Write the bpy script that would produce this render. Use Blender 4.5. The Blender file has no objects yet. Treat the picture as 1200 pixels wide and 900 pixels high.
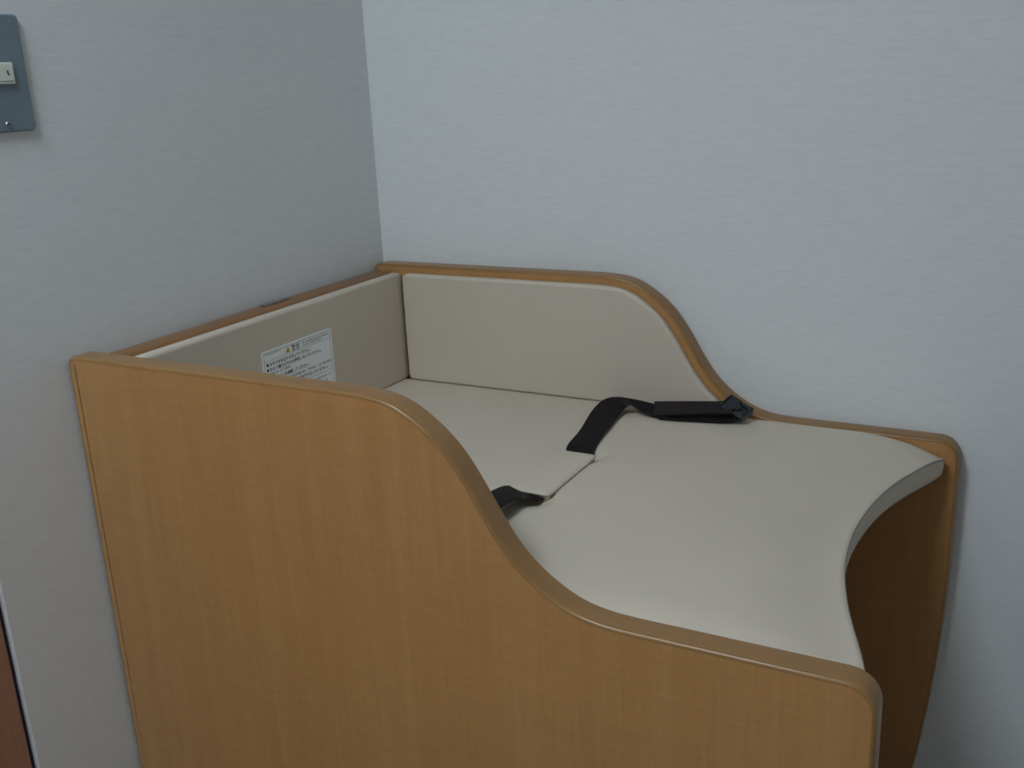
import bpy, bmesh, math, random
from mathutils import Vector, Matrix
random.seed(7)
scene = bpy.context.scene
COL = scene.collection

# ------------------------------------------------------------------ camera
F_PX = 1194.2
CAM = Vector((1.0146, -1.3919, 1.2846))
YAW, PITCH, ROLL = 2.0804, -0.2953, -0.0479
fw = Vector((math.cos(PITCH)*math.cos(YAW), math.cos(PITCH)*math.sin(YAW), math.sin(PITCH)))
r0 = Vector((math.sin(YAW), -math.cos(YAW), 0.0))
u0 = r0.cross(fw)
rt = r0*math.cos(ROLL) + u0*math.sin(ROLL)
up = -r0*math.sin(ROLL) + u0*math.cos(ROLL)
cd = bpy.data.cameras.new('camera')
cd.sensor_fit = 'HORIZONTAL'
cd.sensor_width = 36.0
cd.lens = F_PX/1200*36.0
cd.clip_start = 0.02
cam = bpy.data.objects.new('camera', cd)
M3 = Matrix((rt, up, -fw)).transposed()
cam.matrix_world = Matrix.Translation(CAM) @ M3.to_4x4()
COL.objects.link(cam)
scene.camera = cam

# ------------------------------------------------------------------ world, exposure, lamp strength
ROOM_X, ROOM_Y, ROOM_Z = 2.2, -2.7, 2.4
LAMP_POS = (0.34, -1.55)
LAMP_SIZE = (0.42, 0.42)
LAMP_RGB = (0.795, 0.925, 1.01)
LAMP_STRENGTH = 12.0
w = bpy.data.worlds.new('world')
scene.world = w
w.use_nodes = True
w.node_tree.nodes['Background'].inputs[0].default_value = (0.5, 0.55, 0.6, 1)
w.node_tree.nodes['Background'].inputs[1].default_value = 0.02
vs = scene.view_settings
vs.view_transform = 'Standard'
vs.look = 'None'
vs.exposure = 1.42
vs.gamma = 1.0
vs.use_curve_mapping = False

# ------------------------------------------------------------------ materials
def lin(c):
    return tuple(((x/255)/12.92 if x/255 <= 0.04045 else ((x/255+0.055)/1.055)**2.4) for x in c) + (1,)

def base_mat(name, rough=0.5, spec=0.5):
    m = bpy.data.materials.new(name)
    m.use_nodes = True
    b = m.node_tree.nodes['Principled BSDF']
    b.inputs['Roughness'].default_value = rough
    b.inputs['Specular IOR Level'].default_value = spec
    return m, m.node_tree, b

def noise_chain(nt, scale_vec, scale, detail=3.0, rough=0.55):
    n = nt.nodes; l = nt.links
    tc = n.new('ShaderNodeTexCoord'); mp = n.new('ShaderNodeMapping'); nz = n.new('ShaderNodeTexNoise')
    mp.inputs['Scale'].default_value = scale_vec
    nz.inputs['Scale'].default_value = scale
    nz.inputs['Detail'].default_value = detail
    nz.inputs['Roughness'].default_value = rough
    l.new(tc.outputs['Object'], mp.inputs['Vector']); l.new(mp.outputs['Vector'], nz.inputs['Vector'])
    return nz.outputs['Fac']

def ramp(nt, fac, stops):
    r = nt.nodes.new('ShaderNodeValToRGB')
    e = r.color_ramp.elements
    e[0].position, e[0].color = stops[0][0], stops[0][1]
    e[1].position, e[1].color = stops[-1][0], stops[-1][1]
    for p, c in stops[1:-1]:
        x = e.new(p); x.color = c
    nt.links.new(fac, r.inputs['Fac'])
    return r.outputs['Color']

def mix(nt, a, b, fac, mode='MIX'):
    m = nt.nodes.new('ShaderNodeMix'); m.data_type = 'RGBA'; m.blend_type = mode
    for sock, v in ((m.inputs['Factor'], fac), (m.inputs['A'], a), (m.inputs['B'], b)):
        if hasattr(v, 'links'):
            nt.links.new(v, sock)
        else:
            sock.default_value = v
    return m.outputs['Result']

def bump(nt, b, fac, strength, dist):
    bp = nt.nodes.new('ShaderNodeBump')
    bp.inputs['Strength'].default_value = strength
    bp.inputs['Distance'].default_value = dist
    nt.links.new(fac, bp.inputs['Height'])
    nt.links.new(bp.outputs['Normal'], b.inputs['Normal'])

def add_math(nt, a, b, op='ADD'):
    m = nt.nodes.new('ShaderNodeMath'); m.operation = op
    for s, v in ((m.inputs[0], a), (m.inputs[1], b)):
        if hasattr(v, 'links'): nt.links.new(v, s)
        else: s.default_value = v
    return m.outputs[0]

def wallpaper(name, horiz):
    m, nt, b = base_mat(name, 0.75, 0.25)
    sv = (14, 0.01, 420) if horiz == 'x' else (0.01, 14, 420)
    f1 = noise_chain(nt, sv, 1.0, 3.0, 0.6)
    sv2 = (40, 0.01, 190) if horiz == 'x' else (0.01, 40, 190)
    f2 = noise_chain(nt, sv2, 1.0, 2.0, 0.5)
    s = add_math(nt, f1, f2)
    s = add_math(nt, s, 0.5, 'MULTIPLY')
    c = ramp(nt, s, [(0.3, lin((220, 221, 221))), (0.52, lin((226, 227, 227))), (0.72, lin((230, 231, 231)))])
    nt.links.new(c, b.inputs['Base Color'])
    bump(nt, b, s, 0.12, 0.0006)
    return m

def wood(name, dark, mid, light, axis='z', rough=0.38, figure=True):
    m, nt, b = base_mat(name, rough, 0.45)
    k = {'z': (1, 1, 0.05), 'x': (0.05, 1, 1), 'y': (1, 0.05, 1)}[axis]
    f1 = noise_chain(nt, tuple(28*q for q in k), 1.0, 4.0, 0.6)
    f2 = noise_chain(nt, tuple(260*q for q in k), 1.0, 2.0, 0.5)
    s = add_math(nt, add_math(nt, f1, 0.65, 'MULTIPLY'), add_math(nt, f2, 0.35, 'MULTIPLY'))
    c = ramp(nt, s, [(0.33, lin(dark)), (0.5, lin(mid)), (0.66, lin(light))])
    if figure:   # faint ripple figure across the grain
        kk = {'z': (26, 26, 190), 'x': (190, 26, 26), 'y': (26, 190, 26)}[axis]
        f3 = noise_chain(nt, kk, 1.0, 2.0, 0.5)
        fc = ramp(nt, f3, [(0.35, (0.90, 0.88, 0.86, 1)), (0.65, (1, 1, 1, 1))])
        c = mix(nt, c, fc, 0.55, 'MULTIPLY')
    nt.links.new(c, b.inputs['Base Color'])
    bump(nt, b, f2, 0.05, 0.0005)
    return m

def vinyl(name, rgb, rough=0.55):
    m, nt, b = base_mat(name, rough, 0.35)
    f = noise_chain(nt, (1, 1, 1), 900, 2.0, 0.5)
    f2 = noise_chain(nt, (1, 1, 1), 7, 3.0, 0.5)
    d = tuple(max(0, q-5) for q in rgb)
    c = ramp(nt, f2, [(0.3, lin(d)), (0.7, lin(rgb))])
    nt.links.new(c, b.inputs['Base Color'])
    bump(nt, b, f, 0.06, 0.0006)
    return m

def plain(name, rgb, rough=0.5, spec=0.5, metal=0.0, var=4, scale=60):
    m, nt, b = base_mat(name, rough, spec)
    f = noise_chain(nt, (1, 1, 1), scale, 2.0, 0.5)
    c = ramp(nt, f, [(0.3, lin(tuple(max(0, q-var) for q in rgb))), (0.7, lin(tuple(min(255, q+var) for q in rgb)))])
    nt.links.new(c, b.inputs['Base Color'])
    b.inputs['Metallic'].default_value = metal
    return m

def webbing(name, rgb):
    m, nt, b = base_mat(name, 0.75, 0.2)
    f = noise_chain(nt, (1, 1, 1), 1200, 2.0, 0.6)
    c = ramp(nt, f, [(0.3, lin(tuple(q*0.7 for q in rgb))), (0.7, lin(rgb))])
    nt.links.new(c, b.inputs['Base Color'])
    bump(nt, b, f, 0.3, 0.0006)
    return m

MAT = {
    'wall_x': wallpaper('striped_wallpaper_back', 'x'),
    'wall_y': wallpaper('striped_wallpaper_left', 'y'),
    'panel': wood('maple_laminate', (180, 131, 80), (187, 138, 87), (193, 145, 94)),
    'trim': wood('edge_band_wood', (142, 104, 61), (149, 110, 66), (156, 117, 72), 'x', 0.32, False),
    'rail': wood('rail_wood', (130, 90, 52), (138, 97, 58), (146, 104, 64), 'y', 0.32, False),
    'door': wood('door_wood', (158, 116, 92), (168, 124, 99), (176, 132, 107), 'z', 0.45),
    'vinyl': vinyl('beige_vinyl', (208, 196, 180)),
    'piping': vinyl('crease_shaded_piping', (146, 140, 132)),  # darker than the vinyl: the seam's crease shade is painted into the piping colour
    'strap': webbing('black_webbing', (34, 27, 30)),
    'sleeve': webbing('dark_brown_webbing', (50, 42, 44)),
    'plastic': plain('black_plastic', (22, 24, 28), 0.28, 0.6, var=2),
    'sticker': plain('sticker_white', (240, 243, 244), 0.4, 0.5, var=2),
    'ink': plain('ink_black', (20, 22, 34), 0.6, 0.2, var=2),
    'ink_grey': plain('ink_grey', (96, 98, 106), 0.6, 0.2, var=2),
    'yellow': plain('warning_yellow', (206, 168, 72), 0.5, 0.3, var=3),
    'plate': plain('grey_enamel_plate', (116, 132, 142), 0.4, 0.5, var=4, scale=300),
    'cream': plain('cream_plastic', (222, 224, 212), 0.35, 0.5, var=2),
    'metal': plain('dull_metal', (150, 150, 146), 0.4, 0.5, 0.8, var=4),
    'dark': plain('dark_matte', (60, 52, 72), 0.7, 0.2, var=3),
    'ceiling': plain('ceiling_paint', (226, 227, 226), 0.85, 0.2, var=3),
    'floor': plain('floor_vinyl', (126, 116, 102), 0.5, 0.4, var=8, scale=40),
    'lampframe': plain('lamp_frame_white', (235, 235, 235), 0.4, 0.5, var=2),
}
lm = bpy.data.materials.new('lamp_diffuser'); lm.use_nodes = True
_b = lm.node_tree.nodes['Principled BSDF']
_b.inputs['Base Color'].default_value = (0.9, 0.9, 0.9, 1)
_b.inputs['Emission Color'].default_value = LAMP_RGB + (1,)
_b.inputs['Emission Strength'].default_value = LAMP_STRENGTH
MAT['lamp'] = lm

# ------------------------------------------------------------------ mesh helpers
def link(name, me, mat, parent=None, smooth=False):
    o = bpy.data.objects.new(name, me)
    COL.objects.link(o)
    if mat is not None:
        me.materials.append(MAT[mat] if isinstance(mat, str) else mat)
    if smooth:
        for p in me.polygons: p.use_smooth = True
    if parent is not None:
        o.parent = parent
        o.matrix_parent_inverse = parent.matrix_world.inverted()
    return o

def from_bm(name, bm, mat, parent=None, smooth=False):
    bmesh.ops.recalc_face_normals(bm, faces=bm.faces[:])
    me = bpy.data.meshes.new(name)
    bm.to_mesh(me); bm.free()
    return link(name, me, mat, parent, smooth)

def empty(name, loc):
    o = bpy.data.objects.new(name, None)
    o.empty_display_size = 0.1
    COL.objects.link(o)
    o.location = loc
    o.matrix_world = Matrix.Translation(loc)
    return o

def tag(o, label=None, cat=None, kind=None, group=None):
    if label: o['label'] = label
    if cat: o['category'] = cat
    if kind: o['kind'] = kind
    if group: o['group'] = group
    return o

def add_box(bm, lo, hi, bevel=0.0, seg=2):
    r = bmesh.ops.create_cube(bm, size=1.0)
    vs_ = r['verts']
    for v in vs_:
        v.co = Vector([(lo[i]+hi[i])/2 + v.co[i]*(hi[i]-lo[i]) for i in range(3)])
    if bevel > 0:
        es = list({e for v in vs_ for e in v.link_edges})
        bmesh.ops.bevel(bm, geom=es, offset=bevel, segments=seg, profile=0.5, affect='EDGES')

def box(name, lo, hi, mat, parent=None, bevel=0.0, seg=2):
    bm = bmesh.new(); add_box(bm, lo, hi, bevel, seg)
    return from_bm(name, bm, mat, parent)

def area2(pts):
    return sum(pts[i][0]*pts[(i+1) % len(pts)][1]-pts[(i+1) % len(pts)][0]*pts[i][1] for i in range(len(pts)))/2

def round_poly(pts, seg=8):
    """pts: (x, y, radius) corners -> dense closed outline with rounded corners"""
    out = []
    n = len(pts)
    for i in range(n):
        p = Vector(pts[i][:2]); r = pts[i][2]
        if r <= 0:
            out.append(p); continue
        a = Vector(pts[i-1][:2]); c = Vector(pts[(i+1) % n][:2])
        d1 = (a-p).normalized(); d2 = (c-p).normalized()
        ang = d1.angle(d2)
        t = r/math.tan(ang/2)
        ctr = p + (d1+d2).normalized()*(r/math.sin(ang/2))
        s = p+d1*t; e = p+d2*t
        a0 = math.atan2(*(s-ctr).yx); a1 = math.atan2(*(e-ctr).yx)
        da = (a1-a0+math.pi) % (2*math.pi)-math.pi
        for k in range(seg+1):
            q = a0+da*k/seg
            out.append(ctr+Vector((math.cos(q), math.sin(q)))*r)
    return out

def clean(pts, eps=2e-4):
    out = []
    for p in pts:
        if not out or (p-out[-1]).length > eps: out.append(p)
    if (out[0]-out[-1]).length < eps: out.pop()
    if area2(out) < 0: out.reverse()
    return out

def inset(pts, d):
    n = len(pts); out = []
    for i in range(n):
        a, b, c = pts[i-1], pts[i], pts[(i+1) % n]
        t1 = (b-a).normalized(); t2 = (c-b).normalized()
        n1 = Vector((-t1.y, t1.x)); n2 = Vector((-t2.y, t2.x))
        nn = (n1+n2)
        nn = nn.normalized()
        k = max(0.5, nn.dot(n1))
        out.append(b+nn*d/k)
    return out

def rings(bm, outline, prof, to3):
    """prof: list of (inset, depth). One vertex loop for each."""
    loops = []
    for d, h in prof:
        loops.append([bm.verts.new(to3(q.x, q.y, h)) for q in inset(outline, d)])
    for A, B in zip(loops[:-1], loops[1:]):
        for i in range(len(A)):
            j = (i+1) % len(A)
            bm.faces.new((A[i], A[j], B[j], B[i]))
    return loops

def arc_prof(t, r, n=8):
    """rounded rim between depth 0 (front) and t (rear): (inset, depth)"""
    a = [(r-r*math.sin(q), r-r*math.cos(q)) for q in [math.pi/2*k/n for k in range(n+1)]]
    b = [(r-r*math.cos(q), t-r+r*math.sin(q)) for q in [math.pi/2*k/n for k in range(n+1)]]
    return a+b

# ------------------------------------------------------------------ the room
G = 0.12
DOOR_Y1, DOOR_Y0, DOOR_Z = -0.772, -1.60, 2.0
bm = bmesh.new()
add_box(bm, (-G, DOOR_Y1, 0), (0, G, ROOM_Z))
add_box(bm, (-G, DOOR_Y0, DOOR_Z), (0, DOOR_Y1, ROOM_Z))
add_box(bm, (-G, ROOM_Y-G, 0), (0, DOOR_Y0, ROOM_Z))
tag(from_bm('wall_left', bm, 'wall_y'), 'pale grey fabric-look wallpapered wall on the left', kind='structure')
tag(box('wall_back', (0, 0, 0), (ROOM_X, G, ROOM_Z), 'wall_x'), 'pale blue-grey wallpapered wall behind the changing table', kind='structure')
tag(box('wall_right', (ROOM_X, ROOM_Y, 0), (ROOM_X+G, G, ROOM_Z), 'wall_y'), kind='structure')
tag(box('wall_front', (0, ROOM_Y-G, 0), (ROOM_X+G, ROOM_Y, ROOM_Z), 'wall_x'), kind='structure')
tag(box('floor', (-G, ROOM_Y-G, -0.1), (ROOM_X+G, G, 0), 'floor'), kind='structure')
tag(box('ceiling', (-G, ROOM_Y-G, ROOM_Z), (ROOM_X+G, G, ROOM_Z+0.1), 'ceiling'), kind='structure')

door = empty('door_1', (-0.04, (DOOR_Y0+DOOR_Y1)/2, 0))
tag(door, 'reddish brown wooden door at the lower left edge', kind='structure')
box('door_leaf', (-0.058, DOOR_Y0+0.006, 0.008), (-0.004, DOOR_Y1-0.006, DOOR_Z-0.006), 'door', door, 0.002)
bm = bmesh.new()
add_box(bm, (-0.062, DOOR_Y1-0.0055, 0.0), (-0.010, DOOR_Y1-0.0002, DOOR_Z-0.0002))
add_box(bm, (-0.062, DOOR_Y0+0.0002, 0.0), (-0.010, DOOR_Y0+0.0055, DOOR_Z-0.0002))
add_box(bm, (-0.062, DOOR_Y0+0.0056, DOOR_Z-0.0055), (-0.010, DOOR_Y1-0.0056, DOOR_Z-0.0002))
from_bm('door_gap_strip', bm, 'dark', door)  # dark strips filling the gap around the door leaf
bm = bmesh.new()
add_box(bm, (-0.004, -1.50, 0.92), (0.004, -1.46, 1.10), 0.003)
add_box(bm, (0.004, -1.488, 1.0), (0.042, -1.472, 1.016), 0.003)
add_box(bm, (0.034, -1.488, 0.998), (0.048, -1.37, 1.018), 0.005)
from_bm('door_handle', bm, 'metal', door)

# ceiling lamp
lx, ly = LAMP_POS; sx, sy = LAMP_SIZE
lamp = empty('ceiling_lamp', (lx, ly, ROOM_Z))
tag(lamp, 'square white ceiling lamp lighting the room from above', 'lamp')
bm = bmesh.new()
for a, b_ in (((lx-sx/2-.03, ly-sy/2-.03), (lx+sx/2+.03, ly-sy/2)), ((lx-sx/2-.03, ly+sy/2), (lx+sx/2+.03, ly+sy/2+.03)),
              ((lx-sx/2-.03, ly-sy/2), (lx-sx/2, ly+sy/2)), ((lx+sx/2, ly-sy/2), (lx+sx/2+.03, ly+sy/2))):
    add_box(bm, (a[0], a[1], ROOM_Z-0.05), (b_[0], b_[1], ROOM_Z))
from_bm('lamp_frame', bm, 'lampframe', lamp)
box('lamp_diffuser', (lx-sx/2, ly-sy/2, ROOM_Z-0.045), (lx+sx/2, ly+sy/2, ROOM_Z-0.03), 'lamp', lamp)

# ------------------------------------------------------------------ the changing table
D, L, H, HL, T = 0.64, 0.9168, 0.9945, 0.8005, 0.030
X0 = 0.003
table = empty('changing_table', (0.46, -0.32, 0))
tag(table, 'wooden baby changing table with beige padded bed and black safety belt in the room corner', 'changing table')

S = [(0.36, H), (0.395, H), (0.425, 0.9938), (0.448, 0.9912), (0.472, 0.9838), (0.5045, 0.9620), (0.529, 0.9365), (0.552, 0.8995),
     (0.5755, 0.8600), (0.600, 0.8345), (0.625, 0.8170), (0.650, 0.8058), (0.675, 0.8015), (0.70, HL), (0.735, HL)]
def catmull(P, n=6):
    out = []
    P = [Vector(q) for q in P]
    Q = [P[0]*2-P[1]]+P+[P[-1]*2-P[-2]]
    for i in range(1, len(Q)-2):
        for k in range(n):
            t = k/n
            a, b, c, d = Q[i-1], Q[i], Q[i+1], Q[i+2]
            out.append(0.5*((2*b)+(c-a)*t+(2*a-5*b+4*c-d)*t*t+(3*b-a-3*c+d)*t**3))
    out.append(P[-1])
    for _ in range(14):
        out = [out[0]]+[(out[i-1]+2*out[i]+out[i+1])/4 for i in range(1, len(out)-1)]+[out[-1]]
    return out
SC = catmull(S)

def right_edge(z):
    return L-0.192*max(0.0, 0.66-z)**2

def side_outline():
    top = [Vector((X0, 0.05))]
    # back top corner, S curve, front corner, tapering front edge, foot
    pts = []
    rc = 0.011
    for k in range(7):
        q = math.pi-math.pi/2*k/6
        pts.append(Vector((X0+rc+rc*math.cos(q), H-rc+rc*math.sin(q))))
    pts += [Vector((0.1, H)), Vector((0.22, H))]
    pts += SC
    pts.append(Vector((0.80, HL)))
    rc = 0.027
    for k in range(10):
        q = math.pi/2-math.pi/2*k/9
        pts.append(Vector((L-rc+rc*math.cos(q), HL-rc+rc*math.sin(q))))
    for k in range(1, 20):
        z = 0.72-0.70*k/19
        pts.append(Vector((right_edge(z), z)))
    rc = 0.012
    xr = right_edge(0.0)
    pts += [Vector((xr-0.001, 0.008)), Vector((xr-0.006, 0.001)), Vector((xr-0.013, 0.0)), Vector((0.45, 0.0)), Vector((X0+0.010, 0.0)), Vector((X0+0.003, 0.002)), Vector((X0, 0.008))]
    pts += [Vector((X0, 0.3)), Vector((X0, 0.7))]
    return clean(pts)
SO = side_outline()

def side_panel(yout, yin, label):
    sgn = 1 if yin > yout else -1
    to3 = lambda x, z, h: (x, yout+sgn*h, z)
    R = 0.0042
    bm = bmesh.new()
    lp = rings(bm, SO, [(R+0.008, 0), (R, 0), (R, T), (R+0.008, T)], to3)
    bm.faces.new(lp[0]); bm.faces.new(lp[-1])
    p = from_bm('side_panel', bm, 'panel', table)
    p['label'] = label
    bm = bmesh.new()
    prof = arc_prof(T, R)
    lp = rings(bm, SO, prof, to3)
    t = from_bm('edge_trim', bm, 'trim', p)
    for f in t.data.polygons:
        f.use_smooth = True
    return p
side_panel(-D, -D+T, 'maple side panel facing the room with S-curved top edge')
side_panel(-0.002, -0.002-T, 'maple side panel against the wall with S-curved top edge')

YI0, YI1 = -D+T, -0.002-T          # inner faces
# back board with rounded rail top
bm = bmesh.new()
add_box(bm, (0.004, YI0+0.0005, 0.10), (0.0445, YI1-0.0005, 0.9850), 0.009, 5)
bb = from_bm('back_board', bm, 'rail', table, True)
# small metal plate on the rail
bm = bmesh.new()
add_box(bm, (0.0125, -0.322, 0.9851), (0.0225, -0.266, 0.9868), 0.0006, 1)
mp = from_bm('mounting_plate', bm, 'metal', bb)
mp['label'] = 'small grey metal plate on the back rail'

# base board under the mattress and a low cross rail
FRONT = [(-0.608, 0.9035), (-0.592, 0.8985), (-0.546, 0.8812), (-0.494, 0.8640), (-0.435, 0.8490), (-0.39, 0.8420), (-0.3475, 0.8385), (-0.31, 0.8380), (-0.278, 0.8396),
         (-0.24, 0.8432), (-0.203, 0.8495), (-0.165, 0.8585), (-0.1326, 0.8690), (-0.095, 0.8830), (-0.064, 0.8955), (-0.032, 0.9035)]
def xfront(y):
    if y <= FRONT[0][0]: return FRONT[0][1]
    for (a, xa), (b, xb) in zip(FRONT[:-1], FRONT[1:]):
        if y <= b:
            t = (y-a)/(b-a)
            return xa+(xb-xa)*t
    return FRONT[-1][1]
def xf_s(y):
    w_ = [-0.02, -0.01, 0, 0.01, 0.02]
    return sum(xfront(min(-0.032, max(-0.608, y+q))) for q in w_)/5
bm = bmesh.new()
ol = [Vector((0.0455, YI0+0.001))] + [Vector((xf_s(YI0+0.001+(YI1-YI0-0.002)*k/30)-0.060, YI0+0.001+(YI1-YI0-0.002)*k/30)) for k in range(31)] + [Vector((0.0455, YI1-0.001))]
ol = clean(ol)
A = [bm.verts.new((q.x, q.y, 0.735)) for q in ol]; B = [bm.verts.new((q.x, q.y, 0.7545)) for q in ol]
bm.faces.new(A); bm.faces.new(B)
for i in range(len(A)):
    j = (i+1) % len(A); bm.faces.new((A[i], A[j], B[j], B[i]))
from_bm('bed_board', bm, 'panel', table)
box('cross_rail', (0.40, YI0+0.0005, 0.12), (0.425, YI1-0.0005, 0.22), 'rail', table, 0.004)

# mattress: height field with rolled edges, dimples at the belt slots
ZT = 0.8035
BX0, BX1, BY0, BY1 = 0.4485, 0.5045, -0.402, -0.261      # belt bridge footprint
def sm(t):
    t = min(1.0, max(0.0, t)); return t*t*(3-2*t)
def mat_z(x, y, xf):
    z = ZT
    def roll(d, w_, drop):
        return drop*(1-math.sqrt(max(0.0, 1-(1-min(1, d/w_))**2))) if d < w_ else 0.0
    z -= roll(y-(YI0+0.002), 0.035, 0.012)
    z -= roll((YI1-0.002)-y, 0.018, 0.0055)
    z -= 0.0150*(1-sm((xf-x)/0.13))**1.6
    dc = math.hypot(xf-x, min(y-(YI0+0.002), (YI1-0.002)-y)*0.8)
    z -= 0.012*max(0.0, 1-dc/0.05)**2
    # dimples where the strap dives under the bridge
    for cy, s in ((BY1+0.008, 0.020), (BY0-0.006, 0.020)):
        dx = max(0.0, abs(x-(BX0+BX1)/2)-0.018)/0.016
        dy = (y-cy)/s
        z -= 0.0095*math.exp(-(dx*dx+dy*dy))
    return z
NX, NY = 150, 120
MX0 = 0.0460
bm = bmesh.new()
ya, yb = YI0+0.002, YI1-0.002
grid = []
RF = 0.016       # plan rounding of the two front corners
for j in range(NY+1):
    t = j/NY
    y = ya+(yb-ya)*t
    xf = xf_s(y)
    dd = min(y-ya, yb-y)
    if dd < RF:
        xf -= RF-math.sqrt(max(0, RF*RF-(RF-dd)**2))
    row = []
    for i in range(NX+1):
        s = i/NX
        x = MX0+(xf-MX0)*s
        row.append(bm.verts.new((x, y, mat_z(x, y, xf_s(y)))))
    grid.append(row)
for j in range(NY):
    for i in range(NX):
        bm.faces.new((grid[j][i], grid[j][i+1], grid[j+1][i+1], grid[j+1][i]))
# skirt
loop = [grid[0][i] for i in range(NX+1)] + [grid[j][NX] for j in range(1, NY+1)] + [grid[NY][i] for i in range(NX-1, -1, -1)] + [grid[j][0] for j in range(NY-1, 0, -1)]
prev = loop
def offs(loop, d, zf):
    pts = [Vector((v.co.x, v.co.y)) for v in loop]
    ins = inset(pts, d)
    return [bm.verts.new((q.x, q.y, zf(v.co))) for q, v in zip(ins, loop)]
for d, zf in ((-0.0006, lambda c: c.z-0.0012), (-0.0008, lambda c: c.z-0.010), (-0.0008, lambda c: 0.768), (0.0006, lambda c: 0.7595), (0.004, lambda c: 0.7552)):
    nxt = offs(loop, d, zf)
    for i in range(len(loop)):
        j = (i+1) % len(loop)
        bm.faces.new((prev[i], prev[j], nxt[j], nxt[i]))
    prev = nxt
bm.faces.new(prev)
pip = [(grid[j][NX].co.copy()) for j in range(2, NY-1)]
mattress = from_bm('mattress', bm, 'vinyl', table, True)

def tube(name, pts, r, mat, parent, seg=6):
    bm = bmesh.new(); rr = []
    for i, p in enumerate(pts):
        t = (pts[min(i+1, len(pts)-1)]-pts[max(i-1, 0)]).normalized()
        a = t.cross(Vector((0, 0, 1))).normalized(); b = t.cross(a)
        rr.append([bm.verts.new(p+a*r*math.cos(2*math.pi*k/seg)+b*r*math.sin(2*math.pi*k/seg)) for k in range(seg)])
    for A, B in zip(rr[:-1], rr[1:]):
        for k in range(seg):
            bm.faces.new((A[k], A[(k+1) % seg], B[(k+1) % seg], B[k]))
    bm.faces.new(rr[0]); bm.faces.new(rr[-1])
    return from_bm(name, bm, mat, parent, True)
tube('piping', [p+Vector((0.0004, 0, -0.0016)) for p in pip], 0.0011, 'piping', mattress)

# belt bridge: padded flap the strap runs under
ol = clean(round_poly([(BX0, BY0, .007), (BX1, BY0, .007), (BX1, BY1, .007), (BX0, BY1, .007)], 6))
bm = bmesh.new()
zb = ZT+0.0005
pr = [(0.0030, -0.009), (0.0022, 0.0004), (0.0006, 0.0010)] + [(0.006-0.006*math.cos(q), 0.0012+0.0036*math.sin(q)) for q in [math.pi/2*k/6 for k in range(0, 7)]] + [(0.0068, 0.0048)]
lp = rings(bm, ol, pr, lambda x, y, h: (x, y, ZT+h))
bm.faces.new(lp[0])
last = lp[-1]
bm.faces.new(last)
br = from_bm('belt_bridge', bm, 'vinyl', mattress, True)
br['label'] = 'padded beige flap over the belt'

# cushions along the sides
def cushion(name, ol, to3, th, lab):
    bm = bmesh.new()
    rx, rd = 0.0055, 0.0045
    pr = [(0.002, 0.0), (0.0, 0.002)] + [(0.0, th-rd)] + [(rx-rx*math.cos(q), th-rd+rd*math.sin(q)) for q in [math.pi/2*k/7 for k in range(1, 8)]] + [(rx+0.001, th)]
    lp = rings(bm, ol, pr, to3)
    bm.faces.new(lp[0])
    cap = bm.faces.new(lp[-1])
    o = from_bm(name, bm, 'vinyl', table, True)
    for f in o.data.polygons:
        if len(f.vertices) > 8: f.use_smooth = False
    if lab: o['label'] = lab
    return o
ZB = 0.8030
CT = 0.9822
# profile 15 mm inside the panel's S curve
prof_pts = inset(SO, 0.0125)
cur = [q for q in prof_pts if q.y > ZB+0.004 and q.x < 0.60 and q.x > 0.36]
cur.sort(key=lambda q: q.x)
cur = [q for q in cur if q.y <= CT+0.002]
for q in cur: q.y = min(q.y, CT)
xs_end = cur[-1].x
ol_side = [(0.0650, ZB)]
crn = round_poly([(0.0650, ZB, 0.010), (cur[-1].x+0.004, ZB, 0.007), (cur[-1].x, cur[-1].y, 0), (cur[-1].x-0.02, CT, 0), (0.0650, CT, 0.0115)], 6)
n7 = 7
ol_side = clean(crn[:n7*2] + [Vector(q) for q in reversed(cur)] + crn[-n7:])
cushion('side_cushion', ol_side, lambda x, z, h: (x, YI1-0.0005-h, z), 0.0135, 'beige padded cushion along the wall-side panel')
cushion('side_cushion', ol_side, lambda x, z, h: (x, YI0+0.0005+h, z), 0.0135, 'beige padded cushion inside the room-side panel')
ya, yb = YI0+0.001, YI1-0.0015
ol_b = clean(round_poly([(ya, ZB, .010), (yb, ZB, .010), (yb, CT+.0006, .0115), (ya, CT+.0006, .0115)], 6))
XC = 0.0600
cushion('back_cushion', ol_b, lambda y, z, h: (0.0450+h, y, z), XC-0.0450, 'beige padded cushion along the wall end with warning sticker')

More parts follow.
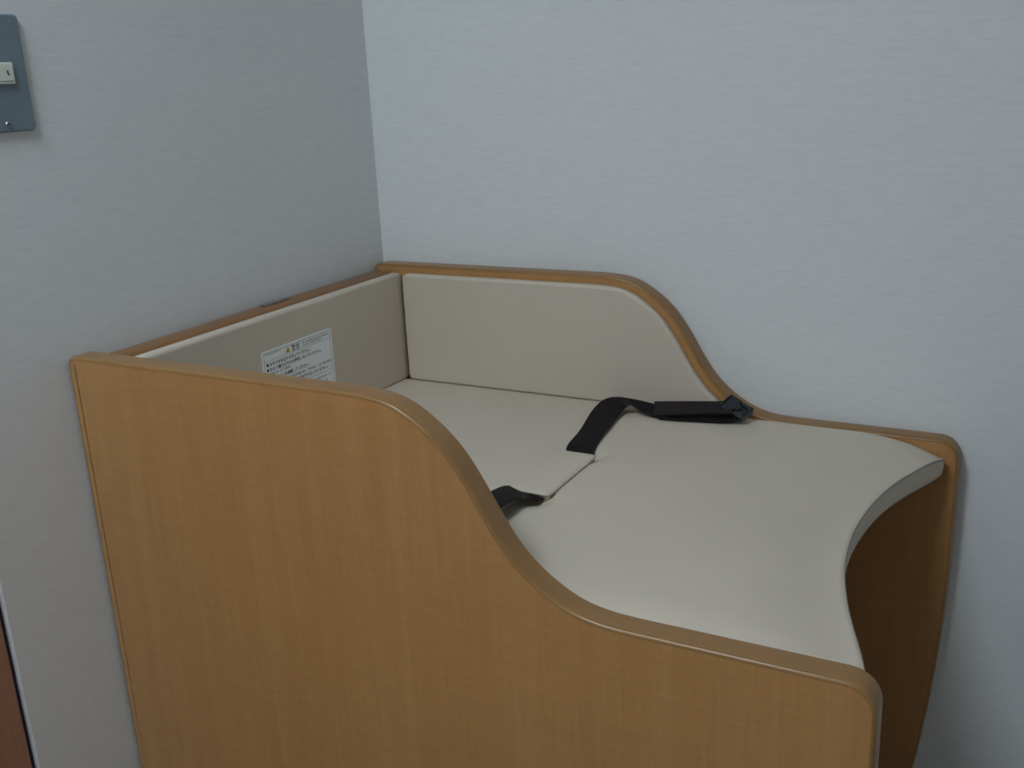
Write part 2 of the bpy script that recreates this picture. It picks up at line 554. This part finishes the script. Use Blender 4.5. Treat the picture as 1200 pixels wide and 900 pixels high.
# ------------------------------------------------------------------ safety belt
def ribbon(name, secs, mat, parent, th=0.0016, sub=5, wn=4):
    Ls = [Vector(a) for a, b in secs]; Rs = [Vector(b) for a, b in secs]
    def cr(P):
        out = []; Q = [P[0]*2-P[1]]+P+[P[-1]*2-P[-2]]
        for i in range(1, len(Q)-2):
            for k in range(sub):
                t = k/sub; a, b, c, d = Q[i-1], Q[i], Q[i+1], Q[i+2]
                out.append(0.5*((2*b)+(c-a)*t+(2*a-5*b+4*c-d)*t*t+(3*b-a-3*c+d)*t**3))
        out.append(P[-1]); return out
    Lc, Rc = cr(Ls), cr(Rs)
    bm = bmesh.new()
    N = len(Lc)
    nrm = []
    for i in range(N):
        t = (Lc[min(i+1, N-1)]-Lc[max(i-1, 0)])+(Rc[min(i+1, N-1)]-Rc[max(i-1, 0)])
        nrm.append((Rc[i]-Lc[i]).cross(t).normalized())
    if nrm[0].z < 0: nrm = [-q for q in nrm]
    top = []; bot = []
    for i in range(N):
        top.append([bm.verts.new(Lc[i].lerp(Rc[i], k/wn)+nrm[i]*th/2) for k in range(wn+1)])
        bot.append([bm.verts.new(Lc[i].lerp(Rc[i], k/wn)-nrm[i]*th/2) for k in range(wn+1)])
    for i in range(N-1):
        for k in range(wn):
            bm.faces.new((top[i][k], top[i][k+1], top[i+1][k+1], top[i+1][k]))
            bm.faces.new((bot[i][k], bot[i+1][k], bot[i+1][k+1], bot[i][k+1]))
        bm.faces.new((top[i][0], top[i+1][0], bot[i+1][0], bot[i][0]))
        bm.faces.new((top[i][wn], bot[i][wn], bot[i+1][wn], top[i+1][wn]))
    for i in (0, N-1):
        for k in range(wn):
            bm.faces.new((top[i][k], bot[i][k], bot[i][k+1], top[i][k+1]))
    return from_bm(name, bm, mat, parent)

far_secs = [((0.455, -0.300, 0.8045), (0.495, -0.300, 0.8045)),
            ((0.4545, -0.266, 0.7995), (0.4935, -0.266, 0.7995)),
            ((0.4525, -0.2480, 0.8000), (0.4920, -0.2490, 0.8000)),
            ((0.4489, -0.2330, 0.8040), (0.4880, -0.2290, 0.8045)),
            ((0.4434, -0.1818, 0.8070), (0.4827, -0.1932, 0.8075)),
            ((0.4323, -0.1192, 0.8125), (0.4750, -0.1371, 0.8085)),
            ((0.4285, -0.0780, 0.8140), (0.4713, -0.0980, 0.8115)),
            ((0.4340, -0.0660, 0.8165), (0.4770, -0.0940, 0.8185)),
            ((0.4440, -0.0620, 0.8185), (0.4809, -0.0920, 0.8205)),
            ((0.4580, -0.0615, 0.8192), (0.4860, -0.0900, 0.8180)),
            ((0.4800, -0.0620, 0.8182), (0.4975, -0.0910, 0.8125)),
            ((0.5086, -0.0630, 0.8152), (0.5234, -0.0930, 0.8068)),
            ((0.5300, -0.0630, 0.8120), (0.5430, -0.0940, 0.8050))]
belt = ribbon('safety_belt', far_secs, 'strap', table)
belt['label'] = 'black webbing safety belt with clip buckle'
near_secs = [((0.454, -0.345, 0.8045), (0.495, -0.345, 0.8045)),
             ((0.4515, -0.372, 0.7990), (0.4960, -0.388, 0.7990)),
             ((0.4485, -0.388, 0.8030), (0.4950, -0.408, 0.8010)),
             ((0.4490, -0.410, 0.8125), (0.4890, -0.425, 0.8095)),
             ((0.4515, -0.441, 0.8195), (0.4895, -0.455, 0.8205)),
             ((0.4520, -0.480, 0.8235), (0.4900, -0.490, 0.8250)),
             ((0.4520, -0.530, 0.8200), (0.4910, -0.535, 0.8200)),
             ((0.4520, -0.570, 0.8090), (0.4910, -0.572, 0.8090)),
             ((0.4520, -0.588, 0.8030), (0.4910, -0.588, 0.8030))]
ribbon('strap', near_secs, 'strap', belt)
# folded end: upper layer (sleeve) and lower layer lying on the bed
sl = [((0.5073, -0.0620, 0.8185), (0.5179, -0.0915, 0.8075)),
      ((0.5300, -0.0612, 0.8210), (0.5390, -0.0890, 0.8108)),
      ((0.5494, -0.0600, 0.8230), (0.5582, -0.0865, 0.8135)),
      ((0.5861, -0.0570, 0.8262), (0.5939, -0.0825, 0.8180)),
      ((0.6200, -0.0540, 0.8292), (0.6275, -0.0790, 0.8208))]
ribbon('belt_sleeve', sl, 'sleeve', belt, 0.0024)
lo = [((0.5200, -0.0640, 0.8095), (0.5260, -0.0960, 0.8052)),
      ((0.5450, -0.0600, 0.8065), (0.5500, -0.0930, 0.8048)),
      ((0.5800, -0.0560, 0.8070), (0.5850, -0.0860, 0.8050)),
      ((0.6150, -0.0530, 0.8110), (0.6200, -0.0790, 0.8060)),
      ((0.6300, -0.0520, 0.8160), (0.6360, -0.0780, 0.8110))]
ribbon('strap', lo, 'strap', belt)

# side-release buckle
def bk(name, parts, parent, M, bev=0.0012, mat='plastic'):
    bm = bmesh.new()
    for lo_, hi_ in parts:
        add_box(bm, lo_, hi_, bev, 2)
    for v in bm.verts: v.co = M @ v.co
    return from_bm(name, bm, mat, parent)
ax = Vector((0.040, -0.0125, -0.0155)).normalized()
wx = Vector((-0.004, 0.029, 0.0170)); wx = (wx-ax*wx.dot(ax)).normalized()
nx = ax.cross(wx).normalized()
BM_ = Matrix((ax, wx, nx)).transposed().to_4x4()
BM_.translation = Vector((0.6295, -0.0630, 0.8225))
# female body: shell with two side rails and a bridge, male prongs beyond
buckle = bk('buckle', [((-0.019, -0.0135, -0.0045), (0.000, 0.0135, 0.0045)),
                       ((-0.021, -0.0125, -0.006), (-0.017, 0.0125, 0.006))], belt, BM_)
bk('buckle_clip', [((0.0015, -0.013, -0.0045), (0.017, -0.0075, 0.0045)), ((0.0015, 0.0075, -0.0045), (0.017, 0.013, 0.0045)),
                   ((0.0015, -0.007, -0.003), (0.016, 0.007, 0.003)), ((0.014, -0.013, -0.0055), (0.019, 0.013, 0.0055)),
                   ((-0.003, -0.0045, 0.0035), (0.006, 0.0045, 0.0058))], belt, BM_, 0.001)

# ------------------------------------------------------------------ warning sticker
SX = XC+0.0003
def st(u, v, h=0.0): return (SX+0.0006+h, -0.3826+u/1000, 0.9359-v/1000)
SW, SH = 153.0, 102.0
ol = clean(round_poly([(0, 0, 4), (SW, 0, 4), (SW, SH, 4), (0, SH, 4)], 5))
bm = bmesh.new()
A = [bm.verts.new((SX, -0.3826+q.x/1000, 0.9359-q.y/1000)) for q in ol]
B = [bm.verts.new(st(q.x, q.y)) for q in ol]
bm.faces.new(A); bm.faces.new(B)
for i in range(len(A)):
    j = (i+1) % len(A); bm.faces.new((A[i], A[j], B[j], B[i]))
sticker = from_bm('warning_sticker', bm, 'sticker', table)
sticker['label'] = 'white warning sticker with black lettering and yellow triangle'

def flat(name, polys, mat, h=0.00015):
    bm = bmesh.new()
    for P in polys:
        bm.faces.new([bm.verts.new(st(u, v, h)) for u, v in P])
    me = bpy.data.meshes.new(name)
    bmesh.ops.recalc_face_normals(bm, faces=bm.faces[:])
    bm.to_mesh(me); bm.free()
    return link(name, me, mat, sticker)
def rect(u0_, v0_, u1_, v1_): return [(u0_, v0_), (u1_, v0_), (u1_, v1_), (u0_, v1_)]
m0, lw = 4.2, 0.55
flat('border_line', [rect(m0, 3, SW-m0, 3+lw), rect(m0, SH-4, SW-m0, SH-4+lw), rect(m0, 3+lw, m0+lw, SH-4), rect(SW-m0-lw, 3+lw, SW-m0, SH-4)], 'ink_grey')
flat('divider_line', [rect(m0+lw, 14.6, SW-m0-lw, 15.0), rect(m0+lw, 61.2, SW-m0-lw, 61.6)], 'ink_grey')
flat('warning_triangle', [[(54.6, 4.6), (59.9, 12.8), (49.3, 12.8)]], 'yellow')
flat('exclamation_mark', [[(54.1, 7.2), (55.1, 7.2), (54.8, 10.3), (54.4, 10.3)], rect(54.2, 10.8, 55.0, 11.6)], 'ink', 0.0003)
def disc(u, v, r): return [(u+r*math.cos(2*math.pi*k/14), v+r*math.sin(2*math.pi*k/14)) for k in range(14)]
for v in (20.2, 27.6, 41.0, 55.6):
    flat('bullet', [disc(10.2, v, 2.2)], 'ink')

def text(body, u, v, size, bold=0.0, squeeze=1.0):
    cu = bpy.data.curves.new('lettering', 'FONT')
    cu.body = body; cu.size = 1.0; cu.offset = bold; cu.fill_mode = 'FRONT'
    cu.resolution_u = 3
    to = bpy.data.objects.new('lettering_source', cu)
    COL.objects.link(to)
    dg = bpy.context.evaluated_depsgraph_get(); dg.update()
    me = bpy.data.meshes.new_from_object(to.evaluated_get(dg))
    me.name = 'lettering'
    bpy.data.objects.remove(to)
    xs = [q.co.x for q in me.vertices]
    for q in me.vertices:
        x, y = q.co.x, q.co.y
        q.co = st(u+x*size*squeeze, v-y*size+size*0.36, 0.00015)
    me.materials.clear()
    return link('lettering', me, 'ink', sticker), (max(xs) if xs else 0)
TS = 5.75
text('警告', 62.0, 9.2, 9.4, 0.008)
text('お子さまを立たせないでください。', 14.0, 20.2, TS, 0.020)
text('おむつ替え以外には使用しないでください。', 14.0, 27.6, TS, 0.020)
text('必ずベルトを装着してください。', 14.0, 41.0, TS, 0.020)
text('使用中はお子さまから目を離さないでください。', 14.0, 55.6, TS, 0.020)
def tiny(u0_, u1_, v, hgt, mat):
    ps = []; u = u0_
    while u < u1_:
        wd = hgt*random.uniform(0.55, 0.9)
        k = random.random()
        if k < 0.9:
            ps.append(rect(u, v-hgt/2, u+wd, v-hgt/2+hgt*0.22))
            ps.append(rect(u, v+hgt*random.uniform(0.05, 0.25), u+wd, v+hgt*0.45))
            ps.append(rect(u+wd*0.35, v-hgt/2+hgt*0.24, u+wd*0.6, v+hgt*0.04))
        u += hgt*1.0
    flat('small_print', ps, mat)
tiny(8, 40, 5.6, 1.6, 'ink_grey')
tiny(86, 146, 7.2, 2.4, 'ink_grey'); tiny(86, 132, 11.2, 2.4, 'ink_grey')
tiny(14.5, 55, 33.6, 2.8, 'ink_grey')
tiny(14.5, 145, 48.3, 3.0, 'ink')
tiny(60, 141, 67.8, 2.6, 'ink_grey')
ring_o, ring_i = disc(130, 77, 4), disc(130, 77, 3.3)
flat('symbol_ring', [[ring_o[k], ring_o[(k+1) % 14], ring_i[(k+1) % 14], ring_i[k]] for k in range(14)], 'ink_grey')

# ------------------------------------------------------------------ light switch
sw = empty('light_switch', (0.0, -0.6615, 1.249))
tag(sw, 'grey metal switch plate with small cream switch on the left wall', 'switch')
ol = clean(round_poly([(-0.6965, 1.249, .005), (-0.6265, 1.249, .005), (-0.6265, 1.3695, .005), (-0.6965, 1.3695, .005)], 5))
bm = bmesh.new()
lp = rings(bm, ol, [(0.0, 0.0004), (0.0, 0.003), (0.0006, 0.0044), (0.0018, 0.005)], lambda y, z, h: (h, y, z))
bm.faces.new(lp[0]); bm.faces.new(lp[-1])
pl = from_bm('switch_plate', bm, 'plate', sw)
rk = box('switch_button', (0.005, -0.678, 1.2985), (0.0085, -0.645, 1.3205), 'cream', sw, 0.0012)
bm = bmesh.new()
add_box(bm, (0.0084, -0.6535, 1.3085), (0.0087, -0.6520, 1.3125))
add_box(bm, (0.0084, -0.6528, 1.3072), (0.0087, -0.6510, 1.3088))
from_bm('indicator_mark', bm, 'ink', rk)
bm = bmesh.new(); add_box(bm, (0.0084, -0.676, 1.3012), (0.0087, -0.647, 1.3018))
from_bm('engraved_line', bm, 'ink_grey', rk)
for zz in (1.2573, 1.3612):
    bm = bmesh.new()
    r = bmesh.ops.create_cone(bm, cap_ends=True, segments=18, radius1=0.0034, radius2=0.0026, depth=0.0012)
    bmesh.ops.rotate(bm, verts=bm.verts, matrix=Matrix.Rotation(math.pi/2, 3, 'Y'), cent=(0, 0, 0))
    bmesh.ops.translate(bm, verts=bm.verts, vec=(0.0056, -0.6605, zz))
    sc = from_bm('screw', bm, 'metal', sw)
    bm = bmesh.new()
    add_box(bm, (0.0060, -0.6625, zz-0.0004), (0.0064, -0.6585, zz+0.0004))
    add_box(bm, (0.0060, -0.6609, zz-0.002), (0.0063, -0.6601, zz+0.002))
    from_bm('screw_slot', bm, 'dark', sc)
